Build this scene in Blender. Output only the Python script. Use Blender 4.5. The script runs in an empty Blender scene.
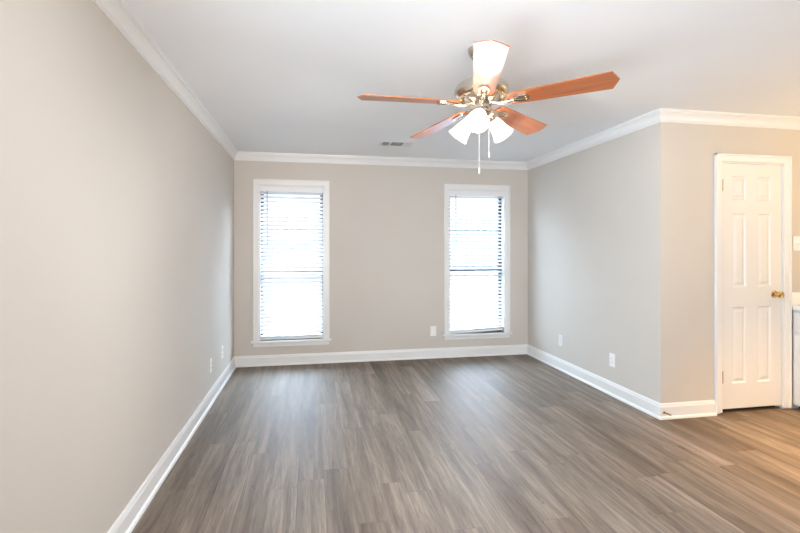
import bpy, bmesh, math, random
from mathutils import Vector, Matrix
random.seed(4)
R = math.radians
S = bpy.context.scene
COL = S.collection

# ------------------------------------------------------------------ camera
YAW = math.atan(88/465)
cd = bpy.data.cameras.new('camera'); cam = bpy.data.objects.new('camera', cd); COL.objects.link(cam)
cam.location = (0, 0, 1.35); cam.rotation_euler = (R(90), 0, -YAW)
cd.sensor_width = 36; cd.lens = 36*465/800; cd.shift_y = -18.5/800
cd.clip_start = 0.02; cd.clip_end = 200
S.camera = cam

# ------------------------------------------------------------------ world, lights, exposure
w = bpy.data.worlds.new('sky'); S.world = w; w.use_nodes = True
bg = w.node_tree.nodes['Background']
bg.inputs['Color'].default_value = (0.86, 0.95, 1.0, 1)
_tc = w.node_tree.nodes.new('ShaderNodeTexCoord'); _sp = w.node_tree.nodes.new('ShaderNodeSeparateXYZ')
_mr = w.node_tree.nodes.new('ShaderNodeMapRange'); _mr.interpolation_type = 'SMOOTHSTEP'   # overcast sky, brighter overhead
for k_, v_ in (('From Min', 0.14), ('From Max', 0.50), ('To Min', 1.1), ('To Max', 62.0)): _mr.inputs[k_].default_value = v_
w.node_tree.links.new(_tc.outputs['Generated'], _sp.inputs[0]); w.node_tree.links.new(_sp.outputs['Z'], _mr.inputs['Value'])
w.node_tree.links.new(_mr.outputs[0], bg.inputs['Strength'])
_mc = w.node_tree.nodes.new('ShaderNodeMix'); _mc.data_type = 'RGBA'; _mf = w.node_tree.nodes.new('ShaderNodeMapRange')
_mf.inputs['From Min'].default_value = 0.10; _mf.inputs['From Max'].default_value = 0.5
w.node_tree.links.new(_sp.outputs['Z'], _mf.inputs['Value']); w.node_tree.links.new(_mf.outputs[0], _mc.inputs[0])
_mc.inputs[6].default_value = (0.93, 0.97, 1.0, 1); _mc.inputs[7].default_value = (0.58, 0.78, 1.0, 1)
w.node_tree.links.new(_mc.outputs[2], bg.inputs['Color'])

def area(name, loc, rot, sx, sy, energy, color, spread=180):
    l = bpy.data.lights.new(name, 'AREA'); l.shape = 'RECTANGLE'; l.size = sx; l.size_y = sy
    l.energy = energy; l.color = color; l.spread = R(spread)
    o = bpy.data.objects.new(name, l); COL.objects.link(o); o.location = loc; o.rotation_euler = rot
    return o
# unseen fill lamps added for brightness; no openings are modelled behind them
area('rear_fill_light', (0.25, -1.5, 1.3), (R(101), 0, 0), 1.8, 1.5, 41, (1.0, 0.95, 0.92), 90)  # added fill behind the camera, in front of a solid wall
area('side_fill_light', (-0.84, 0.5, 1.35), (0, R(-97), R(24)), 1.5, 1.3, 100, (0.74, 0.88, 1.0), 130)  # added fill that lifts the right wall; the left wall has no window
_l = bpy.data.lights.new('kitchen_standin_light', 'POINT'); _l.energy = 23; _l.color = (1.0, 0.68, 0.32); _l.shadow_soft_size = 0.12  # unseen stand-in for the kitchen's own lights, no fixture modelled
_o = bpy.data.objects.new('kitchen_standin_light', _l); COL.objects.link(_o); _o.location = (4.15, 2.0, 2.15)
_l = bpy.data.lights.new('kitchen_floor_fill', 'SPOT'); _l.energy = 720; _l.color = (1.0, 0.58, 0.22); _l.shadow_soft_size = 0.08  # unseen spot added to brighten and warm the kitchen floor
_l.spot_size = R(86); _l.spot_blend = 1.0
_o = bpy.data.objects.new('kitchen_floor_fill', _l); COL.objects.link(_o); _o.location = (3.7, 1.85, 2.42)

S.view_settings.view_transform = 'Standard'; S.view_settings.look = 'None'
S.view_settings.gamma = 1; S.view_settings.use_curve_mapping = False
S.view_settings.exposure = 0.1

# ------------------------------------------------------------------ materials
def mat(name, color, rough=0.5, metal=0.0, **kw):
    m = bpy.data.materials.new(name); m.use_nodes = True
    b = m.node_tree.nodes['Principled BSDF']
    b.inputs['Base Color'].default_value = (*color, 1)
    b.inputs['Roughness'].default_value = rough; b.inputs['Metallic'].default_value = metal
    for k, v in kw.items():
        b.inputs[k.replace('_', ' ')].default_value = v
    return m
def N(m, t, **kw):
    n = m.node_tree.nodes.new(t)
    for k, v in kw.items(): setattr(n, k, v)
    return n
def L(m, a, b): m.node_tree.links.new(a, b)
def ramp(m, fac, stops):
    r = N(m, 'ShaderNodeValToRGB'); e = r.color_ramp.elements
    while len(e) < len(stops): e.new(0.5)
    for el, (p, c) in zip(e, stops): el.position = p; el.color = (*c, 1)
    L(m, fac, r.inputs[0]); return r.outputs[0]
def math_(m, op, a, b=None):
    n = N(m, 'ShaderNodeMath', operation=op)
    for i, v in enumerate((a, b)):
        if v is None: continue
        if isinstance(v, (int, float)): n.inputs[i].default_value = v
        else: L(m, v, n.inputs[i])
    return n.outputs[0]
def bump(m, height, strength, dist=0.002):
    b = N(m, 'ShaderNodeBump'); b.inputs['Strength'].default_value = strength; b.inputs['Distance'].default_value = dist
    L(m, height, b.inputs['Height']); L(m, b.outputs[0], m.node_tree.nodes['Principled BSDF'].inputs['Normal'])
def painted(name, color, rough, scale=180, st=0.12):
    m = mat(name, color, rough)
    tc = N(m, 'ShaderNodeTexCoord'); n = N(m, 'ShaderNodeTexNoise'); n.inputs['Scale'].default_value = scale
    n.inputs['Detail'].default_value = 2
    L(m, tc.outputs['Object'], n.inputs['Vector']); bump(m, n.outputs['Fac'], st)
    n2 = N(m, 'ShaderNodeTexNoise'); n2.inputs['Scale'].default_value = 1.3; L(m, tc.outputs['Object'], n2.inputs['Vector'])
    c = ramp(m, n2.outputs['Fac'], [(0.3, tuple(x*0.985 for x in color)), (0.7, tuple(min(1, x*1.015) for x in color))])
    L(m, c, m.node_tree.nodes['Principled BSDF'].inputs['Base Color'])
    return m
M = {}
M['wall'] = painted('wall_paint', (0.585, 0.545, 0.495), 0.7)
M['ceiling'] = painted('ceiling_paint', (0.86, 0.88, 0.90), 0.9, 90, 0.3)
M['trim'] = mat('white_trim_paint', (0.78, 0.78, 0.775), 0.35)
M['door'] = mat('white_door_paint', (0.74, 0.735, 0.72), 0.38)
M['blind'] = mat('white_blind', (0.80, 0.81, 0.83), 0.45)
M['plate'] = mat('white_plastic', (0.86, 0.86, 0.85), 0.35)
M['slot'] = mat('dark_slot', (0.05, 0.05, 0.05), 0.6)
M['bronze'] = mat('dark_window_frame', (0.035, 0.045, 0.06), 0.4, 0.3)
M['glass'] = mat('window_glass', (1, 1, 1), 0.0, 0, IOR=1.01, Transmission_Weight=1.0)
M['nickel'] = mat('brushed_nickel', (0.60, 0.54, 0.46), 0.26, 1.0)
M['brass'] = mat('polished_brass', (0.62, 0.43, 0.20), 0.22, 1.0)
M['dbrass'] = mat('aged_bronze', (0.30, 0.19, 0.09), 0.35, 1.0)
M['vent'] = mat('vent_white', (0.78, 0.79, 0.80), 0.45)
M['duct'] = mat('duct_shade', (0.06, 0.065, 0.07), 0.8)
M['cab'] = mat('cabinet_paint', (0.80, 0.80, 0.78), 0.4)
M['counter'] = mat('counter_laminate', (0.86, 0.85, 0.82), 0.3)
M['chain'] = mat('chain_pale', (0.85, 0.83, 0.78), 0.3, 0.3)
M['roofing'] = mat('siding', (0.5, 0.47, 0.43), 0.8)

# frosted shade
m = bpy.data.materials.new('frosted_glass'); m.use_nodes = True; M['frost'] = m
nt = m.node_tree; nt.nodes.remove(nt.nodes['Principled BSDF']); out = nt.nodes['Material Output']
d = N(m, 'ShaderNodeBsdfDiffuse'); t = N(m, 'ShaderNodeBsdfTranslucent'); mx = N(m, 'ShaderNodeMixShader')
d.inputs[0].default_value = (0.9, 0.88, 0.84, 1); t.inputs[0].default_value = (0.98, 0.96, 0.93, 1)
mx.inputs[0].default_value = 0.85; L(m, d.outputs[0], mx.inputs[1]); L(m, t.outputs[0], mx.inputs[2]); L(m, mx.outputs[0], out.inputs[0])
m = bpy.data.materials.new('lit_bulb'); m.use_nodes = True; M['bulb'] = m
b = m.node_tree.nodes['Principled BSDF']; b.inputs['Emission Color'].default_value = (1, 0.9, 0.76, 1); b.inputs['Emission Strength'].default_value = 70

# blade wood
m = mat('cherry_blade_wood', (0.4, 0.13, 0.05), 0.38); M['wood'] = m
tc = N(m, 'ShaderNodeTexCoord'); mp = N(m, 'ShaderNodeMapping'); mp.inputs['Scale'].default_value = (1.2, 22, 22)
L(m, tc.outputs['Object'], mp.inputs[0]); n = N(m, 'ShaderNodeTexNoise'); n.inputs['Scale'].default_value = 2.2; n.inputs['Detail'].default_value = 6
L(m, mp.outputs[0], n.inputs['Vector'])
L(m, ramp(m, n.outputs['Fac'], [(0.3, (0.30, 0.075, 0.02)), (0.55, (0.42, 0.125, 0.035)), (0.75, (0.50, 0.17, 0.055))]),
  m.node_tree.nodes['Principled BSDF'].inputs['Base Color'])
m.node_tree.nodes['Principled BSDF'].inputs['Coat Weight'].default_value = 0.7
m.node_tree.nodes['Principled BSDF'].inputs['Coat Roughness'].default_value = 0.3

# plank floor: planks run in y
m = mat('vinyl_plank', (0.3, 0.25, 0.2), 0.4); M['floor'] = m
P = m.node_tree.nodes['Principled BSDF']
tc = N(m, 'ShaderNodeTexCoord'); sp = N(m, 'ShaderNodeSeparateXYZ'); L(m, tc.outputs['Object'], sp.inputs[0])
PW, PL = 0.15, 1.22
xr = math_(m, 'DIVIDE', math_(m, 'ADD', sp.outputs['X'], 20.03), PW)
row = math_(m, 'FLOOR', xr); fx = math_(m, 'FRACT', xr)
wn = N(m, 'ShaderNodeTexWhiteNoise', noise_dimensions='1D'); L(m, row, wn.inputs['W'])
yr = math_(m, 'ADD', math_(m, 'DIVIDE', math_(m, 'ADD', sp.outputs['Y'], 20), PL), math_(m, 'MULTIPLY', wn.outputs['Value'], 7.3))
cell = math_(m, 'FLOOR', yr); fy = math_(m, 'FRACT', yr)
cb = N(m, 'ShaderNodeCombineXYZ'); L(m, row, cb.inputs[0]); L(m, cell, cb.inputs[1])
w2 = N(m, 'ShaderNodeTexWhiteNoise', noise_dimensions='2D'); L(m, cb.outputs[0], w2.inputs['Vector'])
rnd = w2.outputs['Value']
def grain(sx, sy, detail, rough, dist):
    v = N(m, 'ShaderNodeCombineXYZ'); L(m, math_(m, 'MULTIPLY', sp.outputs['X'], sx), v.inputs[0])
    L(m, math_(m, 'MULTIPLY', sp.outputs['Y'], sy), v.inputs[1]); L(m, math_(m, 'MULTIPLY', rnd, 91), v.inputs[2])
    g = N(m, 'ShaderNodeTexNoise'); g.inputs['Scale'].default_value = 1; g.inputs['Detail'].default_value = detail
    g.inputs['Roughness'].default_value = rough; g.inputs['Distortion'].default_value = dist
    L(m, v.outputs[0], g.inputs['Vector']); return g.outputs['Fac']
g1 = grain(15, 0.9, 8, 0.66, 0.5)      # broad cathedral bands
g2 = grain(150, 5.0, 5, 0.7, 0.2)    # fine fibres
g3 = grain(42, 9.0, 4, 0.6, 1.2)     # knots
base = ramp(m, g1, [(0.30, (0.105, 0.080, 0.060)), (0.5, (0.190, 0.150, 0.118)), (0.70, (0.300, 0.246, 0.200))])
fine = ramp(m, g2, [(0.35, (0.62, 0.62, 0.62)), (0.6, (1.12, 1.12, 1.11))])
mm = N(m, 'ShaderNodeMix', data_type='RGBA', blend_type='MULTIPLY'); mm.inputs[0].default_value = 0.75
L(m, base, mm.inputs[6]); L(m, fine, mm.inputs[7])
knot = ramp(m, g3, [(0.27, (0.42, 0.38, 0.35)), (0.37, (1, 1, 1))])
mk = N(m, 'ShaderNodeMix', data_type='RGBA', blend_type='MULTIPLY'); mk.inputs[0].default_value = 0.8
L(m, mm.outputs[2], mk.inputs[6]); L(m, knot, mk.inputs[7])
tone = ramp(m, rnd, [(0.0, (0.80, 0.77, 0.74)), (0.4, (0.95, 0.93, 0.90)), (0.75, (1.0, 1.0, 1.0)), (1.0, (1.12, 1.13, 1.15))])
mt = N(m, 'ShaderNodeMix', data_type='RGBA', blend_type='MULTIPLY'); mt.inputs[0].default_value = 1
L(m, mk.outputs[2], mt.inputs[6]); L(m, tone, mt.inputs[7])
ex = math_(m, 'MINIMUM', fx, math_(m, 'SUBTRACT', 1, fx)); ey = math_(m, 'MINIMUM', fy, math_(m, 'SUBTRACT', 1, fy))
jn = math_(m, 'MINIMUM', math_(m, 'MULTIPLY', ex, PW), math_(m, 'MULTIPLY', ey, PL))
jm = N(m, 'ShaderNodeMapRange'); jm.inputs['From Min'].default_value = 0.0006; jm.inputs['From Max'].default_value = 0.0022
jm.inputs['To Min'].default_value = 0.72; jm.inputs['To Max'].default_value = 1.0
L(m, jn, jm.inputs['Value'])
mj = N(m, 'ShaderNodeMix', data_type='RGBA', blend_type='MULTIPLY'); mj.inputs[0].default_value = 1
L(m, mt.outputs[2], mj.inputs[6]); L(m, jm.outputs[0], mj.inputs[7])
L(m, mj.outputs[2], P.inputs['Base Color'])
rg = N(m, 'ShaderNodeMapRange'); rg.inputs['To Min'].default_value = 0.42; rg.inputs['To Max'].default_value = 0.6; L(m, g2, rg.inputs['Value'])
L(m, rg.outputs[0], P.inputs['Roughness']); P.inputs['Specular IOR Level'].default_value = 0.14
hh = math_(m, 'ADD', math_(m, 'MULTIPLY', g2, 0.25), jm.outputs[0]); bump(m, hh, 0.25, 0.0015)

# outdoors
m = mat('leaf_litter', (0.3, 0.25, 0.2), 0.95); M['ground'] = m
tc = N(m, 'ShaderNodeTexCoord'); n = N(m, 'ShaderNodeTexNoise'); n.inputs['Scale'].default_value = 9; n.inputs['Detail'].default_value = 8
L(m, tc.outputs['Object'], n.inputs['Vector'])
L(m, ramp(m, n.outputs['Fac'], [(0.38, (0.010, 0.010, 0.010)), (0.5, (0.03, 0.03, 0.028)), (0.6, (0.06, 0.06, 0.056))]),
  m.node_tree.nodes['Principled BSDF'].inputs['Base Color'])
m = mat('weathered_fence', (0.42, 0.40, 0.37), 0.9); M['fence'] = m
tc = N(m, 'ShaderNodeTexCoord'); mp = N(m, 'ShaderNodeMapping'); mp.inputs['Scale'].default_value = (30, 30, 1.5)
L(m, tc.outputs['Object'], mp.inputs[0]); n = N(m, 'ShaderNodeTexNoise'); n.inputs['Scale'].default_value = 1; L(m, mp.outputs[0], n.inputs['Vector'])
L(m, ramp(m, n.outputs['Fac'], [(0.3, (0.038, 0.037, 0.036)), (0.7, (0.065, 0.063, 0.060))]), m.node_tree.nodes['Principled BSDF'].inputs['Base Color'])

# ------------------------------------------------------------------ mesh helpers
class MB:
    def __init__(s): s.bm = bmesh.new()
    def box(s, x0, x1, y0, y1, z0, z1, bev=0, mt=None):
        r = bmesh.ops.create_cube(s.bm, size=1); vs = r['verts']
        for v in vs:
            v.co = Vector(((x0+x1)/2+v.co.x*(x1-x0), (y0+y1)/2+v.co.y*(y1-y0), (z0+z1)/2+v.co.z*(z1-z0)))
            if mt: v.co = mt @ v.co
        if bev:
            es = list({e for v in vs for e in v.link_edges})
            bmesh.ops.bevel(s.bm, geom=es, offset=bev, segments=2, affect='EDGES', profile=0.6)
        return s
    def lathe(s, prof, seg=40, mt=Matrix.Identity(4), cap=True):
        rings = []
        for r, z in prof:
            rings.append([s.bm.verts.new(mt @ Vector((r*math.cos(2*math.pi*k/seg), r*math.sin(2*math.pi*k/seg), z))) for k in range(seg)])
        for a, b in zip(rings, rings[1:]):
            for k in range(seg):
                s.bm.faces.new((a[k], a[(k+1) % seg], b[(k+1) % seg], b[k]))
        if cap: s.bm.faces.new(rings[0][::-1]); s.bm.faces.new(rings[-1])
        return s
    def tube(s, pts, r, seg=10):
        pts = [Vector(p) for p in pts]; rings = []
        for i, p in enumerate(pts):
            t = (pts[min(i+1, len(pts)-1)]-pts[max(i-1, 0)]).normalized()
            u = t.orthogonal().normalized() if i == 0 else (u - t*u.dot(t)).normalized()
            v = t.cross(u); rr = r[i] if isinstance(r, (list, tuple)) else r
            rings.append([s.bm.verts.new(p+(u*math.cos(2*math.pi*k/seg)+v*math.sin(2*math.pi*k/seg))*rr) for k in range(seg)])
        for a, b in zip(rings, rings[1:]):
            for k in range(seg): s.bm.faces.new((a[k], a[(k+1) % seg], b[(k+1) % seg], b[k]))
        s.bm.faces.new(rings[0][::-1]); s.bm.faces.new(rings[-1]); return s
    def sweep(s, prof, path):
        """prof: closed list of (d, z); path: list of (origin xy, outward dir xy) sections"""
        rings = []
        for (ox, oy), (dx, dy) in path:
            rings.append([s.bm.verts.new((ox+dx*d, oy+dy*d, z)) for d, z in prof])
        n = len(prof)
        for a, b in zip(rings, rings[1:]):
            for k in range(n): s.bm.faces.new((a[k], a[(k+1) % n], b[(k+1) % n], b[k]))
        s.bm.faces.new(rings[0][::-1]); s.bm.faces.new(rings[-1]); return s
    def plate(s, outline, z0, z1, mt=Matrix.Identity(4), hole=None):
        """outline xy list extruded z0..z1, with optional same-length hole outline"""
        def ring(o, z): return [s.bm.verts.new(mt @ Vector((x, y, z))) for x, y in o]
        a, b = ring(outline, z0), ring(outline, z1); n = len(a)
        for k in range(n): s.bm.faces.new((a[k], a[(k+1) % n], b[(k+1) % n], b[k]))
        if hole:
            c, e = ring(hole, z0), ring(hole, z1)
            for k in range(n):
                j = (k+1) % n
                s.bm.faces.new((c[j], c[k], e[k], e[j])); s.bm.faces.new((a[j], a[k], c[k], c[j])); s.bm.faces.new((b[k], b[j], e[j], e[k]))
        else: s.bm.faces.new(a[::-1]); s.bm.faces.new(b)
        return s
    def build(s, name, m, parent=None, smooth=False):
        bmesh.ops.recalc_face_normals(s.bm, faces=s.bm.faces)
        me = bpy.data.meshes.new(name); s.bm.to_mesh(me); s.bm.free()
        if smooth:
            for p in me.polygons: p.use_smooth = True
            me.set_sharp_from_angle(angle=R(35))
        me.materials.append(m); o = bpy.data.objects.new(name, me); COL.objects.link(o)
        if parent: o.parent = parent
        return o
def struct(o): o['kind'] = 'structure'; return o
def tag(o, label, cat, group=None):
    o['label'] = label; o['category'] = cat
    if group: o['group'] = group
    return o
def empty(name, loc=(0, 0, 0), rot=(0, 0, 0)):
    o = bpy.data.objects.new(name, None); COL.objects.link(o); o.location = loc; o.rotation_euler = rot
    o.empty_display_size = 0.05
    return o
def T(x, y, z): return Matrix.Translation((x, y, z))

# ------------------------------------------------------------------ room shell
XL, XR, D, E, H = -0.87, 2.71, 5.535, 3.23, 2.44
XK, YB = 4.62, -1.7
struct(MB().box(-1.0, 4.75, -1.85, 5.68, -0.12, 0).build('floor', M['floor']))
struct(MB().box(-1.0, 4.75, -1.85, 5.68, H, H+0.12).build('ceiling', M['ceiling']))
struct(MB().box(XL-0.13, XL, YB-0.15, D+0.145, 0, H).build('wall_left', M['wall']))
W1 = (-0.598, 0.140); W2 = (1.660, 2.400); WZ = (0.285, 2.075)
b = MB(); DY = D+0.145
for x0, x1 in ((XL, W1[0]), (W1[1], W2[0]), (W2[1], XK)): b.box(x0, x1, D, DY, 0, H)
for a_, c_ in (W1, W2): b.box(a_, c_, D, DY, 0, WZ[0]); b.box(a_, c_, D, DY, WZ[1], H)
struct(b.build('wall_back', M['wall']))
struct(MB().box(XR, XR+0.12, E+0.12, D, 0, H).build('wall_right', M['wall']))
DX0, DX1, DZ = 3.262, 3.878, 2.055
b = MB().box(XR, DX0, E, E+0.12, 0, H).box(DX1, XK, E, E+0.12, 0, H).box(DX0, DX1, E, E+0.12, DZ, H)
struct(b.build('wall_closet', M['wall']))
struct(MB().box(XK, XK+0.13, YB-0.15, D+0.145, 0, H).build('wall_kitchen', M['wall']))
struct(MB().box(XL, XK, YB-0.15, YB, 0, H).build('wall_rear', M['wall']))

# baseboards
BP = [(0, 0), (0.028, 0), (0.027, 0.010), (0.022, 0.018), (0.0145, 0.022), (0.0145, 0.092), (0.011, 0.100), (0.0085, 0.112), (0.004, 0.12), (0, 0.12)]
struct(MB().sweep(BP, [((XL, YB), (1, 0)), ((XL, D), (1, -1))]).build('baseboard_left', M['trim']))
struct(MB().sweep(BP, [((XL, D), (1, -1)), ((XR, D), (-1, -1))]).build('baseboard_back', M['trim']))
struct(MB().sweep(BP, [((XR, D), (-1, -1)), ((XR, E), (-1, -1))]).build('baseboard_right', M['trim']))
struct(MB().sweep(BP, [((XR, E), (-1, -1)), ((DX0-0.058, E), (0, -1))]).build('baseboard_closet', M['trim']))
# crown moulding
CP = [(0, H), (0, H-0.094), (0.007, H-0.094), (0.007, H-0.080), (0.013, H-0.078), (0.013, H-0.070), (0.017, H-0.056), (0.024, H-0.042), (0.034, H-0.030), (0.039, H-0.027), (0.039, H-0.019), (0.048, H-0.017), (0.050, H)]
struct(MB().sweep(CP, [((XL, YB), (1, 0)), ((XL, D), (1, -1))]).build('trim_1', M['trim']))
struct(MB().sweep(CP, [((XL, D), (1, -1)), ((XR, D), (-1, -1))]).build('trim_2', M['trim']))
struct(MB().sweep(CP, [((XR, D), (-1, -1)), ((XR, E), (-1, -1))]).build('trim_3', M['trim']))
struct(MB().sweep(CP, [((XR, E), (-1, -1)), ((XK, E), (0, -1))]).build('trim_4', M['trim']))

# ------------------------------------------------------------------ windows
def window(n, x0, x1):
    root = struct(empty('window_%d' % n, ((x0+x1)/2, D, WZ[0])))
    def P_(mb, name, m): 
        o = mb.build(name, m); o.parent = root; o.matrix_parent_inverse = T(*root.location).inverted(); return o
    z0, z1 = WZ; cw = 0.060
    c = MB()
    for s0, s1 in ((x0-cw, x0), (x1, x1+cw)): c.box(s0, s1, D-0.018, D+0.0, z0+0.0, z1, 0.003)
    c.box(x0-cw, x1+cw, D-0.018, D, z1, z1+0.062, 0.003)
    # raised outer back band
    for s0, s1 in ((x0-cw-0.002, x0-cw+0.012), (x1+cw-0.012, x1+cw+0.002)): c.box(s0, s1, D-0.024, D, z0, z1+0.064, 0.002)
    c.box(x0-cw-0.002, x1+cw+0.002, D-0.024, D, z1+0.050, z1+0.064, 0.002)
    P_(c, 'window_casing', M['trim'])
    j = MB()
    for s0, s1 in ((x0, x0+0.012), (x1-0.012, x1)): j.box(s0, s1, D-0.004, D+0.14, z0, z1)
    j.box(x0+0.012, x1-0.012, D-0.004, D+0.14, z1-0.012, z1)
    P_(j, 'window_jamb', M['trim'])
    P_(MB().box(x0-cw-0.022, x1+cw+0.022, D-0.045, D+0.08, z0-0.022, z0, 0.004), 'window_sill', M['trim'])
    P_(MB().box(x0-cw, x1+cw, D-0.015, D, z0-0.068, z0-0.022, 0.003), 'window_apron', M['trim'])
    f = MB(); xa, xb = x0+0.012, x1-0.012; ya, yb = D+0.085, D+0.125; fw = 0.032
    f.box(xa, xa+fw, ya, yb, z0, z1-0.012).box(xb-fw, xb, ya, yb, z0, z1-0.012)
    f.box(xa+fw, xb-fw, ya, yb, z0, z0+0.03).box(xa+fw, xb-fw, ya, yb, z1-0.045, z1-0.012)
    P_(f, 'window_frame', M['bronze'])
    P_(MB().box(xa+fw, xb-fw, ya-0.006, yb, 1.052, 1.088, 0.003), 'meeting_rail', M['bronze'])
    P_(MB().box(xa+fw, xb-fw, ya+0.018, ya+0.022, 1.088, z1-0.045), 'glass_pane', M['glass'])
    P_(MB().box(xa+fw, xb-fw, ya+0.018, ya+0.022, z0+0.03, 1.052), 'glass_pane', M['glass'])
    return root
window(1, *W1); window(2, *W2)

def blind(x0, x1, tilt, label, roll=0.0, zend=0.0):
    xc = (x0+x1)/2; hw = (x1-x0)/2-0.017; zt = WZ[1]-0.013
    root = tag(empty('window_blind', (xc, D+0.045, zt)), label, 'window blind')
    MB().box(-hw-0.003, hw+0.003, -0.040, -0.028, -0.062, 0, 0.003).build('valance', M['blind'], root)
    MB().box(-hw, hw, -0.024, 0.022, -0.042, 0, 0.002).build('headrail', M['blind'], root)
    s = MB(); pitch = 0.0448; z = -0.076; zb = WZ[0]+0.052+zend-zt; k = 0
    n = int((z-zb)/pitch)
    zr = WZ[0]+0.016+zend-zt
    levels = [z-k*pitch for k in range(n+1)]
    spare = [zr+0.014+0.0075*q for q in range(3)]        # surplus slats stacked on the bottom rail
    levels = [v for v in levels if v > spare[-1]+0.018]; n = len(levels)-1
    for k, zz in enumerate(levels+spare):
        tl = tilt if k <= n else 8
        fr = min(1, max(0, (k-(n-2))/3))                       # the lowest slats follow the crooked rail
        for q in range(4):                             # gently crowned slat
            a0, a1 = -0.025+q*0.0125, -0.025+(q+1)*0.0125
            h0, h1 = 0.0016*(1-(a0/0.025)**2), 0.0016*(1-(a1/0.025)**2)
            mt = T(0, 0, zz+0.002) @ Matrix.Rotation(roll*fr, 4, 'Y') @ Matrix.Rotation(R(tl), 4, 'X')
            vs = [s.bm.verts.new(mt @ Vector(p)) for p in ((-hw, a0, h0), (hw, a0, h0), (hw, a1, h1), (-hw, a1, h1), (-hw, a0, h0+0.0028), (hw, a0, h0+0.0028), (hw, a1, h1+0.0028), (-hw, a1, h1+0.0028))]
            for f in ((0, 3, 2, 1), (4, 5, 6, 7), (0, 1, 5, 4), (2, 3, 7, 6), (0, 4, 7, 3), (1, 2, 6, 5)): s.bm.faces.new([vs[i] for i in f])
    bmesh.ops.remove_doubles(s.bm, verts=s.bm.verts, dist=0.00005)
    s.build('slats', M['blind'], root)
    MB().box(-hw, hw, -0.025, 0.025, -0.010, 0.010, 0.003, mt=T(0, 0, zr) @ Matrix.Rotation(roll, 4, 'Y')).build('bottom_rail', M['blind'], root)
    for cx in (-hw+0.10, 0, hw-0.10):
        c = MB()
        for yy in (-0.0265, 0.0265): c.tube([(cx, yy, -0.04), (cx, yy, zr)], 0.0011, 6)
        c.build('ladder_cord', M['blind'], root)
    wd = MB().tube([(-hw+0.075, -0.046, -0.055), (-hw+0.075, -0.048, -0.12), (-hw+0.078, -0.048, -0.66)], 0.0045, 8)
    wd.tube([(-hw+0.078, -0.048, -0.66), (-hw+0.078, -0.048, -0.70)], 0.006, 8)
    wd.build('tilt_wand', M['wand'], root)
    return root
M['wand'] = mat('clear_wand', (0.30, 0.32, 0.34), 0.3)
blind(*W1, 41, 'white slatted blind in the left window, slats nearly closed')
blind(*W2, 24, 'white slatted blind in the right window, half open with a crooked bottom rail', roll=R(-2.0), zend=0.006)

# ------------------------------------------------------------------ panel door
def six_panel_leaf(w, h, th, name, m, parent):
    """door leaf facing -y, origin at bottom left of the front face"""
    xs = [0, 0.102, 0.238, w-0.238, w-0.102, w]
    zs = [0, 0.205, 0.830, 0.995, 1.60, 1.705, 1.905, h]
    b = MB(); bm = b.bm
    def quad(*ps): bm.faces.new([bm.verts.new(p) for p in ps])
    for i in range(5):
        for j in range(7):
            x0, x1, z0, z1 = xs[i], xs[i+1], zs[j], zs[j+1]
            if i in (1, 3) and j in (1, 3, 5):
                loops = []
                for ins, dep in ((0, 0), (0.004, 0.003), (0.011, 0.010), (0.020, 0.010), (0.040, 0.002), (0.042, 0.0015)):
                    loops.append([bm.verts.new((x, dep, z)) for x, z in ((x0+ins, z0+ins), (x1-ins, z0+ins), (x1-ins, z1-ins), (x0+ins, z1-ins))])
                for a, c in zip(loops, loops[1:]):
                    for k in range(4): bm.faces.new((a[k], a[(k+1) % 4], c[(k+1) % 4], c[k]))
                bm.faces.new(loops[-1])
            else:
                quad((x0, 0, z0), (x1, 0, z0), (x1, 0, z1), (x0, 0, z1))
    quad((0, th, 0), (0, th, h), (w, th, h), (w, th, 0)); quad((0, 0, 0), (0, 0, h), (0, th, h), (0, th, 0))
    quad((w, 0, 0), (w, th, 0), (w, th, h), (w, 0, h)); quad((0, 0, h), (w, 0, h), (w, th, h), (0, th, h)); quad((0, 0, 0), (0, th, 0), (w, th, 0), (w, 0, 0))
    bmesh.ops.remove_doubles(bm, verts=bm.verts, dist=0.0001)
    return b.build(name, m, parent)
dr = struct(empty('door_1', (DX0, E, 0)))
lw = DX1-DX0
# leaf sits nearly flush with the closet wall, 3 cm above the floor
leaf = six_panel_leaf(lw-0.030, DZ-0.014-0.036, 0.035, 'door_leaf', M['door'], dr); leaf.location = (0.015, 0.004, 0.036)
j = MB().box(0, 0.012, 0, 0.115, 0.015, DZ).box(lw-0.012, lw, 0, 0.115, 0.015, DZ).box(0.012, lw-0.012, 0, 0.115, DZ-0.012, DZ)
j.box(0.012, 0.024, 0.042, 0.055, 0, DZ-0.012).box(lw-0.024, lw-0.012, 0.042, 0.055, 0, DZ-0.012)
j.build('door_jamb', M['trim'], dr)
cw = 0.060
c = MB()
for s0, s1, o0, o1 in ((-cw+0.004, 0.004, -cw+0.002, -cw+0.016), (lw-0.004, lw+cw-0.004, lw+cw-0.018, lw+cw-0.002)):
    c.box(s0, s1, -0.017, 0, 0.015, DZ+0.0, 0.003); c.box(o0, o1, -0.027, 0, 0.015, DZ+cw, 0.003)
c.box(-cw+0.004, lw+cw-0.004, -0.017, 0, DZ, DZ+cw, 0.003); c.box(-cw+0.002, lw+cw-0.002, -0.027, 0, DZ+cw-0.014, DZ+cw, 0.003)
c.build('door_casing', M['trim'], dr)
MB().box(0.012, lw-0.012, 0.02, 0.10, 0, 0.012).build('threshold', mat('dark_threshold', (0.07, 0.05, 0.03), 0.7), dr)
for hz in (1.86, 0.30):
    hg = MB().tube([(0.014, -0.006, hz-0.045), (0.014, -0.006, hz+0.045)], 0.0055, 10)
    hg.box(0.006, 0.024, 0.0, 0.003, hz-0.044, hz+0.044)
    for q in (-0.047, 0.047): hg.tube([(0.014, -0.006, hz+q-0.003), (0.014, -0.006, hz+q+0.003)], 0.0035, 8)
    hg.build('hinge', M['brass'], dr, smooth=True)
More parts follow.
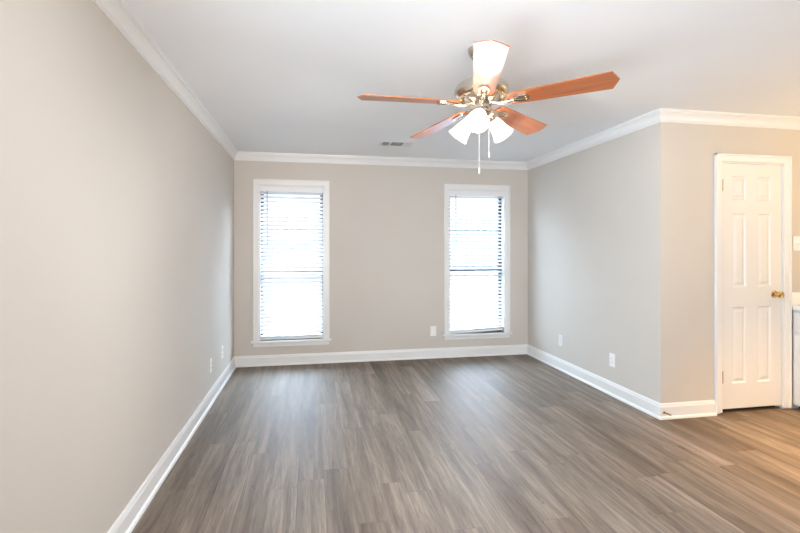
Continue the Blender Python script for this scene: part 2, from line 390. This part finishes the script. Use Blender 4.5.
kn = MB().lathe([(0.001, 0), (0.032, 0), (0.032, 0.003), (0.027, 0.008), (0.014, 0.011), (0.011, 0.016), (0.011, 0.030), (0.016, 0.034), (0.025, 0.042), (0.028, 0.052), (0.026, 0.062), (0.018, 0.069), (0.008, 0.071), (0.001, 0.071)], 32,
                T(lw-0.085, 0.004, 0.965) @ Matrix.Rotation(R(90), 4, 'X'))
kn.build('door_handle', M['brass'], dr, smooth=True)

# spring door stop on the closet baseboard
ds = tag(empty('door_stop', (XR+0.018, E-0.014, 0.052), (R(-4), 0, 0)), 'small bronze spring door stop poking out of the baseboard at the outer corner', 'door stop')
sp_ = MB().lathe([(0.001, 0), (0.010, 0), (0.010, 0.004), (0.006, 0.007), (0.001, 0.007)], 16, Matrix.Rotation(R(90), 4, 'X'))
sp_.build('mounting_base', M['dbrass'], ds, smooth=True)
MB().tube([(0.0048*math.cos(t*0.7), -0.007-t*0.00062, 0.0048*math.sin(t*0.7)) for t in range(90)], 0.0014, 6).build('spring', M['dbrass'], ds, smooth=True)
MB().tube([(0, -0.061, 0), (0, -0.071, 0)], [0.0065, 0.0055], 12).build('rubber_tip', mat('rubber_tip', (0.35, 0.28, 0.2), 0.7), ds, smooth=True)

# ------------------------------------------------------------------ kitchen base cabinet, counter
CX = 3.968
cb_ = tag(empty('base_cabinet', (CX, E-0.005, 0)), 'white base cabinet right of the closet door at the right edge', 'cabinet')
CLn = 0.95
MB().box(0, XK-CX-0.005, -CLn, -0.002, 0.038, 0.832).build('body', M['cab'], cb_)
MB().box(0.06, XK-CX-0.02, -CLn, -0.002, 0, 0.038).build('toe_kick', mat('toe_kick', (0.09, 0.07, 0.05), 0.8), cb_)
for q in range(2):
    y1 = -0.022-q*0.46; y0 = y1-0.44
    d1 = MB().box(-0.018, 0, y0, y1, 0.655, 0.815, 0.004).box(-0.021, -0.017, y0+0.035, y1-0.035, 0.69, 0.78, 0.002).build('drawer', M['cab'], cb_)
    d2 = MB().box(-0.018, 0, y0, y1, 0.060, 0.635, 0.004).box(-0.021, -0.017, y0+0.05, y1-0.05, 0.115, 0.585, 0.002).build('door', M['cab'], cb_)
    MB().lathe([(0.001, 0), (0.006, 0), (0.006, 0.012), (0.014, 0.018), (0.012, 0.026), (0.001, 0.028)], 20, T(-0.018, (y0+y1)/2, 0.735) @ Matrix.Rotation(R(-90), 4, 'Y')).build('knob', M['brass'], d1, True)
    MB().lathe([(0.001, 0), (0.006, 0), (0.006, 0.012), (0.014, 0.018), (0.012, 0.026), (0.001, 0.028)], 20, T(-0.018, y0+0.03, 0.56) @ Matrix.Rotation(R(-90), 4, 'Y')).build('knob', M['brass'], d2, True)
ct = tag(empty('countertop', (CX, E-0.005, 0.833)), 'off-white kitchen countertop with low backsplash on the base cabinet', 'countertop')
MB().box(-0.024, XK-CX-0.004, -CLn-0.02, 0.002, 0, 0.036, 0.004).build('worktop', M['counter'], ct)
MB().box(-0.024, XK-CX-0.004, -0.016, 0.002, 0.037, 0.145, 0.003).build('backsplash', M['counter'], ct)

# ------------------------------------------------------------------ wall plates
def plate_thing(name, loc, rz, kind, label, cat, group=None):
    """plate faces local -y"""
    root = tag(empty(name, loc, (0, 0, rz)), label, cat, group)
    MB().box(-0.037, 0.037, -0.006, 0.0, -0.061, 0.061, 0.003).build('cover_plate', M['plate'], root)
    if kind == 'outlet':
        for dz in (-0.020, 0.020):
            r_ = MB().lathe([(0.0165, 0), (0.0165, 0.0025), (0.015, 0.003)], 20, T(0, -0.006, dz) @ Matrix.Rotation(R(90), 4, 'X')).build('receptacle', M['plate'], root)
            MB().box(-0.0075, -0.0055, -0.0098, -0.0088, dz-0.001, dz+0.008).box(0.0055, 0.0075, -0.0098, -0.0088, dz-0.001, dz+0.007).box(-0.002, 0.002, -0.0098, -0.0088, dz-0.010, dz-0.006).build('slot', M['slot'], r_)
        MB().lathe([(0.003, 0), (0.002, 0.0015)], 10, T(0, -0.006, 0) @ Matrix.Rotation(R(90), 4, 'X')).build('screw', M['plate'], root)
    elif kind == 'switch':
        MB().box(-0.005, 0.005, -0.016, -0.005, -0.008, 0.010, 0.0015).build('toggle', M['plate'], root)
        for dz in (-0.03, 0.03): MB().lathe([(0.003, 0), (0.002, 0.0015)], 10, T(0, -0.006, dz) @ Matrix.Rotation(R(90), 4, 'X')).build('screw', M['plate'], root)
    else:
        MB().lathe([(0.006, 0), (0.006, 0.006), (0.004, 0.007)], 14, T(0, -0.006, 0) @ Matrix.Rotation(R(90), 4, 'X')).build('jack', M['plate'], root)
plate_thing('wall_outlet', (XL+0.0005, 4.29, 0.325), R(90), 'outlet', 'white outlet plate on the left wall, nearer the camera', 'outlet')
plate_thing('wall_outlet', (XL+0.0005, 4.81, 0.328), R(90), 'outlet', 'white outlet plate on the left wall, nearer the back corner', 'outlet')
plate_thing('cable_plate', (1.462, D-0.0005, 0.330), 0, 'cable', 'white cover plate on the back wall just left of the right window', 'wall plate')
plate_thing('wall_outlet', (XR-0.0005, 4.73, 0.326), R(-90), 'outlet', 'white outlet on the grey right wall, nearer the back corner', 'outlet')
plate_thing('wall_outlet', (XR-0.0005, 3.83, 0.321), R(-90), 'outlet', 'white outlet on the grey right wall, nearer the outer corner', 'outlet')
plate_thing('light_switch', (4.012, E-0.0005, 1.388), 0, 'switch', 'white light switch on the cream wall right of the closet door', 'light switch')

# ------------------------------------------------------------------ ceiling vent
vt = tag(empty('ceiling_vent', (0.870, 4.79, H)), 'white metal air vent in the ceiling near the back wall', 'air vent')
VW, VD = 0.155, 0.080
f = MB()
f.box(-VW-0.022, VW+0.022, -VD-0.02, -VD, -0.004, 0, 0.001).box(-VW-0.022, VW+0.022, VD, VD+0.02, -0.004, 0, 0.001)
f.box(-VW-0.022, -VW, -VD, VD, -0.008, 0).box(VW, VW+0.022, -VD, VD, -0.008, 0)
f.box(-0.078, -0.066, -VD, VD, -0.008, 0).box(0.066, 0.078, -VD, VD, -0.008, 0)
f.build('frame', M['vent'], vt)
MB().box(-VW, VW, -VD, VD, -0.0015, -0.0005).build('duct_shade_sheet', M['duct'], vt)  # dark sheet standing in for the shade inside the duct
def louvers(x0, x1, n, ang, along_y):
    l = MB()
    for k in range(n):
        if along_y:
            x = x0+(x1-x0)*(k+0.5)/n
            l.box(-0.006, 0.006, -VD, VD, -0.0006, 0.0006, mt=T(x, 0, -0.006) @ Matrix.Rotation(R(ang), 4, 'Y'))
        else:
            y = -VD+2*VD*(k+0.5)/n
            l.box(x0, x1, -0.006, 0.006, -0.0006, 0.0006, mt=T(0, y, -0.006) @ Matrix.Rotation(R(ang), 4, 'X'))
    l.build('louvers', M['vent'], vt)
louvers(-VW, -0.078, 5, 82, True); louvers(-0.066, 0.066, 7, 12, False); louvers(0.078, VW, 6, 25, True)

# ------------------------------------------------------------------ ceiling fan
FX, FY = 0.905, 2.425
fan = tag(empty('ceiling_fan', (FX, FY, H)), 'five-blade ceiling fan with cherry wood blades, nickel motor and lit frosted shades', 'ceiling fan')
TILT = Vector((0, 0, 1)).rotation_difference(Vector((-0.0111, 0.0714, 1)).normalized()).to_matrix().to_4x4()   # hangs slightly out of plumb
fan.matrix_world = T(FX, FY, H) @ TILT
MB().lathe([(0.066, 0), (0.066, -0.008), (0.060, -0.030), (0.042, -0.052), (0.022, -0.060), (0.015, -0.062)], 40).build('canopy', M['nickel'], fan, True).matrix_local = TILT.inverted()
MB().lathe([(0.012, -0.055), (0.012, -0.170)], 20).build('downrod', M['nickel'], fan, True)
mo = MB().lathe([(0.020, -0.152), (0.034, -0.158), (0.036, -0.174), (0.060, -0.182), (0.105, -0.192), (0.128, -0.204), (0.140, -0.216), (0.146, -0.230), (0.147, -0.246), (0.143, -0.262), (0.133, -0.274),
                (0.118, -0.280), (0.112, -0.276), (0.098, -0.274), (0.090, -0.286), (0.075, -0.294), (0.060, -0.300), (0.048, -0.306)], 64)
mo.build('motor_housing', M['nickel'], fan, True)
# dark vent ribs around the motor's upper shell
vr = MB()
for k in range(30):
    a = 2*math.pi*k/30
    vr.box(0.108, 0.128, -0.0035, 0.0035, -0.0025, 0.0010, mt=Matrix.Rotation(a, 4, 'Z') @ T(0, 0, -0.2765) )
vr.build('vent_ribs', M['brass'], fan)
MB().lathe([(0.040, -0.300), (0.048, -0.306), (0.050, -0.314), (0.050, -0.337), (0.044, -0.345), (0.044, -0.352), (0.060, -0.358), (0.062, -0.366), (0.050, -0.380), (0.030, -0.392), (0.012, -0.398), (0.002, -0.400)], 48).build('switch_housing', M['nickel'], fan, True)

BZ = -0.306; R0, R1 = 0.135, 0.680
def blade_outline():
    w0, w1 = 0.054, 0.073
    pts = [(R0, -w0+0.018), (R0+0.02, -w0+0.004), (R0+0.05, -w0)]
    pts += [(R1-0.032, -w1), (R1-0.015, -w1*0.5), (R1, 0), (R1-0.015, w1*0.5), (R1-0.032, w1)]
    pts += [(R0+0.05, w0), (R0+0.02, w0-0.004), (R0, w0-0.018)]
    return pts
def iron_mb():
    b = MB(); n = 28
    cx, rx, ry = 0.205, 0.050, 0.030
    o = [(cx+rx*math.cos(2*math.pi*k/n), ry*math.sin(2*math.pi*k/n)) for k in range(n)]
    i = [(cx+(rx-0.014)*math.cos(2*math.pi*k/n), (ry-0.012)*math.sin(2*math.pi*k/n)) for k in range(n)]
    b.plate(o, -0.012, -0.0035, hole=i)
    o2 = [(cx+0.03*math.cos(2*math.pi*k/n), 0.0085*math.sin(2*math.pi*k/n)) for k in range(n)]
    b.plate(o2, -0.010, -0.0035)
    return b
for k in range(5):
    ang = R(-35.2+72*k)
    bl = empty('blade_mount', (0, 0, BZ)); COL.objects.unlink(bl); bpy.data.objects.remove(bl)
    rot = Matrix.Rotation(ang, 4, 'Z'); pitch = Matrix.Rotation(R(-11.5), 4, 'X')
    b = MB().plate(blade_outline(), -0.003, 0.003).build('blade', M['wood'], fan)
    b.matrix_local = T(0, 0, BZ) @ rot @ pitch
    ir = iron_mb().build('blade_bracket', M['nickel'], b, True)
    arm = MB().tube([(0.045, 0, -0.306-BZ), (0.08, 0, -0.010), (0.12, 0, -0.014), (0.165, 0, -0.010)], [0.012, 0.011, 0.010, 0.008], 12)
    arm = arm.build('bracket_arm', M['nickel'], fan, True); arm.matrix_local = T(0, 0, BZ) @ rot
    for sx, sy in ((0.170, 0), (0.234, 0.011), (0.234, -0.011)):
        MB().lathe([(0.0055, -0.0125), (0.004, -0.0150), (0.001, -0.0155)], 12, T(sx, sy, 0)).build('screw', M['brass'], b, True)
LA = [250, 142, 34]
for k, a in enumerate(LA):
    rot = Matrix.Rotation(R(a-10.7), 4, 'Z')
    tilt = R(180-47)
    ax = rot @ T(0.056, 0, -0.362) @ Matrix.Rotation(tilt, 4, 'Y')
    hold = MB().tube([(0.030, 0, -0.352), (0.046, 0, -0.353), (0.060, 0, -0.366)], 0.010, 12)
    hold.lathe([(0.012, -0.005), (0.023, 0.0), (0.025, 0.010), (0.025, 0.028), (0.022, 0.030)], 28, T(0.056, 0, -0.362) @ Matrix.Rotation(tilt, 4, 'Y'))
    h = hold.build('lamp_holder', M['nickel'], fan, True); h.matrix_local = rot
    pr = [(0.0215, 0.018), (0.026, 0.030), (0.034, 0.050), (0.040, 0.072), (0.045, 0.098), (0.053, 0.125), (0.061, 0.142)]
    pr2 = pr + [(r-0.003, z) for r, z in pr[::-1]]
    sh = MB(); sh.lathe(pr2, 36, Matrix.Identity(4), cap=False)
    sh = sh.build('lamp_shade', M['frost'], fan, True); sh.matrix_local = ax
    bu = MB().lathe([(0.010, 0.030), (0.012, 0.042), (0.020, 0.060), (0.0235, 0.076), (0.020, 0.090), (0.010, 0.099), (0.001, 0.101)], 24).build('bulb', M['bulb'], fan, True)
    bu.matrix_local = ax
    ld = bpy.data.lights.new('bulb_light', 'POINT'); ld.energy = 43.0; ld.color = (0.94, 0.97, 1.0); ld.shadow_soft_size = 0.02
    lo = bpy.data.objects.new('bulb_light', ld); COL.objects.link(lo); lo.parent = fan
    lo.location = (ax @ Vector((0, 0, 0.112)))
for (cx, cy, zend) in ((-0.036, -0.05, -0.70), (0.039, 0.0, -0.60)):
    z0 = -0.350; c = MB(); z = 0; dn = zend-z0      # the chains hang plumb from the tilted housing
    c.tube([(0, 0, 0), (0, 0, dn+0.03)], 0.0014, 6)
    while z > dn+0.03:
        c.lathe([(0.0006, z-0.0022), (0.0023, z), (0.0006, z+0.0022)], 6); z -= 0.0075
    ch = c.build('pull_chain', M['chain'], fan, True); ch.matrix_local = T(cx, cy, z0) @ TILT.inverted()
    MB().lathe([(0.001, dn+0.032), (0.0035, dn+0.028), (0.0045, dn+0.012), (0.0038, dn+0.002), (0.001, dn)], 14).build('chain_pull', M['chain'], ch, True)

# ------------------------------------------------------------------ outdoors
bm = bmesh.new(); nx, ny = 50, 40; g = {}
def gz(x, y):
    t = max(0, min(1, (y-6.6)/4.2)); return -0.25+1.05*t*t*(3-2*t)+0.03*math.sin(x*5.1+y*3.3)*math.sin(y*7+x)
for i in range(nx+1):
    for j in range(ny+1):
        x = -8+22*i/nx; y = 5.7+12*j/ny; g[i, j] = bm.verts.new((x, y, gz(x, y) if y > 5.8 else -0.25))
for i in range(nx):
    for j in range(ny): bm.faces.new((g[i, j], g[i+1, j], g[i+1, j+1], g[i, j+1]))
me = bpy.data.meshes.new('ground'); bm.to_mesh(me); bm.free(); me.materials.append(M['ground'])
for p in me.polygons: p.use_smooth = True
gr = bpy.data.objects.new('ground', me); COL.objects.link(gr); struct(gr)
fn = tag(empty('privacy_fence', (3, 10.6, 0.75)), 'weathered board privacy fence outside beyond the windows', 'fence')
b = MB(); x = -8
while x < 8:
    hgt = 1.32+random.uniform(-0.01, 0.01)
    b.box(x, x+0.135, -0.01, 0.01, -0.1, hgt); x += 0.15
b.build('fence_boards', M['fence'], fn)
for z in (0.2, 1.05): MB().box(-8, 8, -0.05, -0.011, z, z+0.09).build('rail', M['fence'], fn)
for x in range(-8, 9, 2): MB().box(x-0.045, x+0.045, -0.14, -0.051, -0.2, 1.36).build('post', M['fence'], fn)
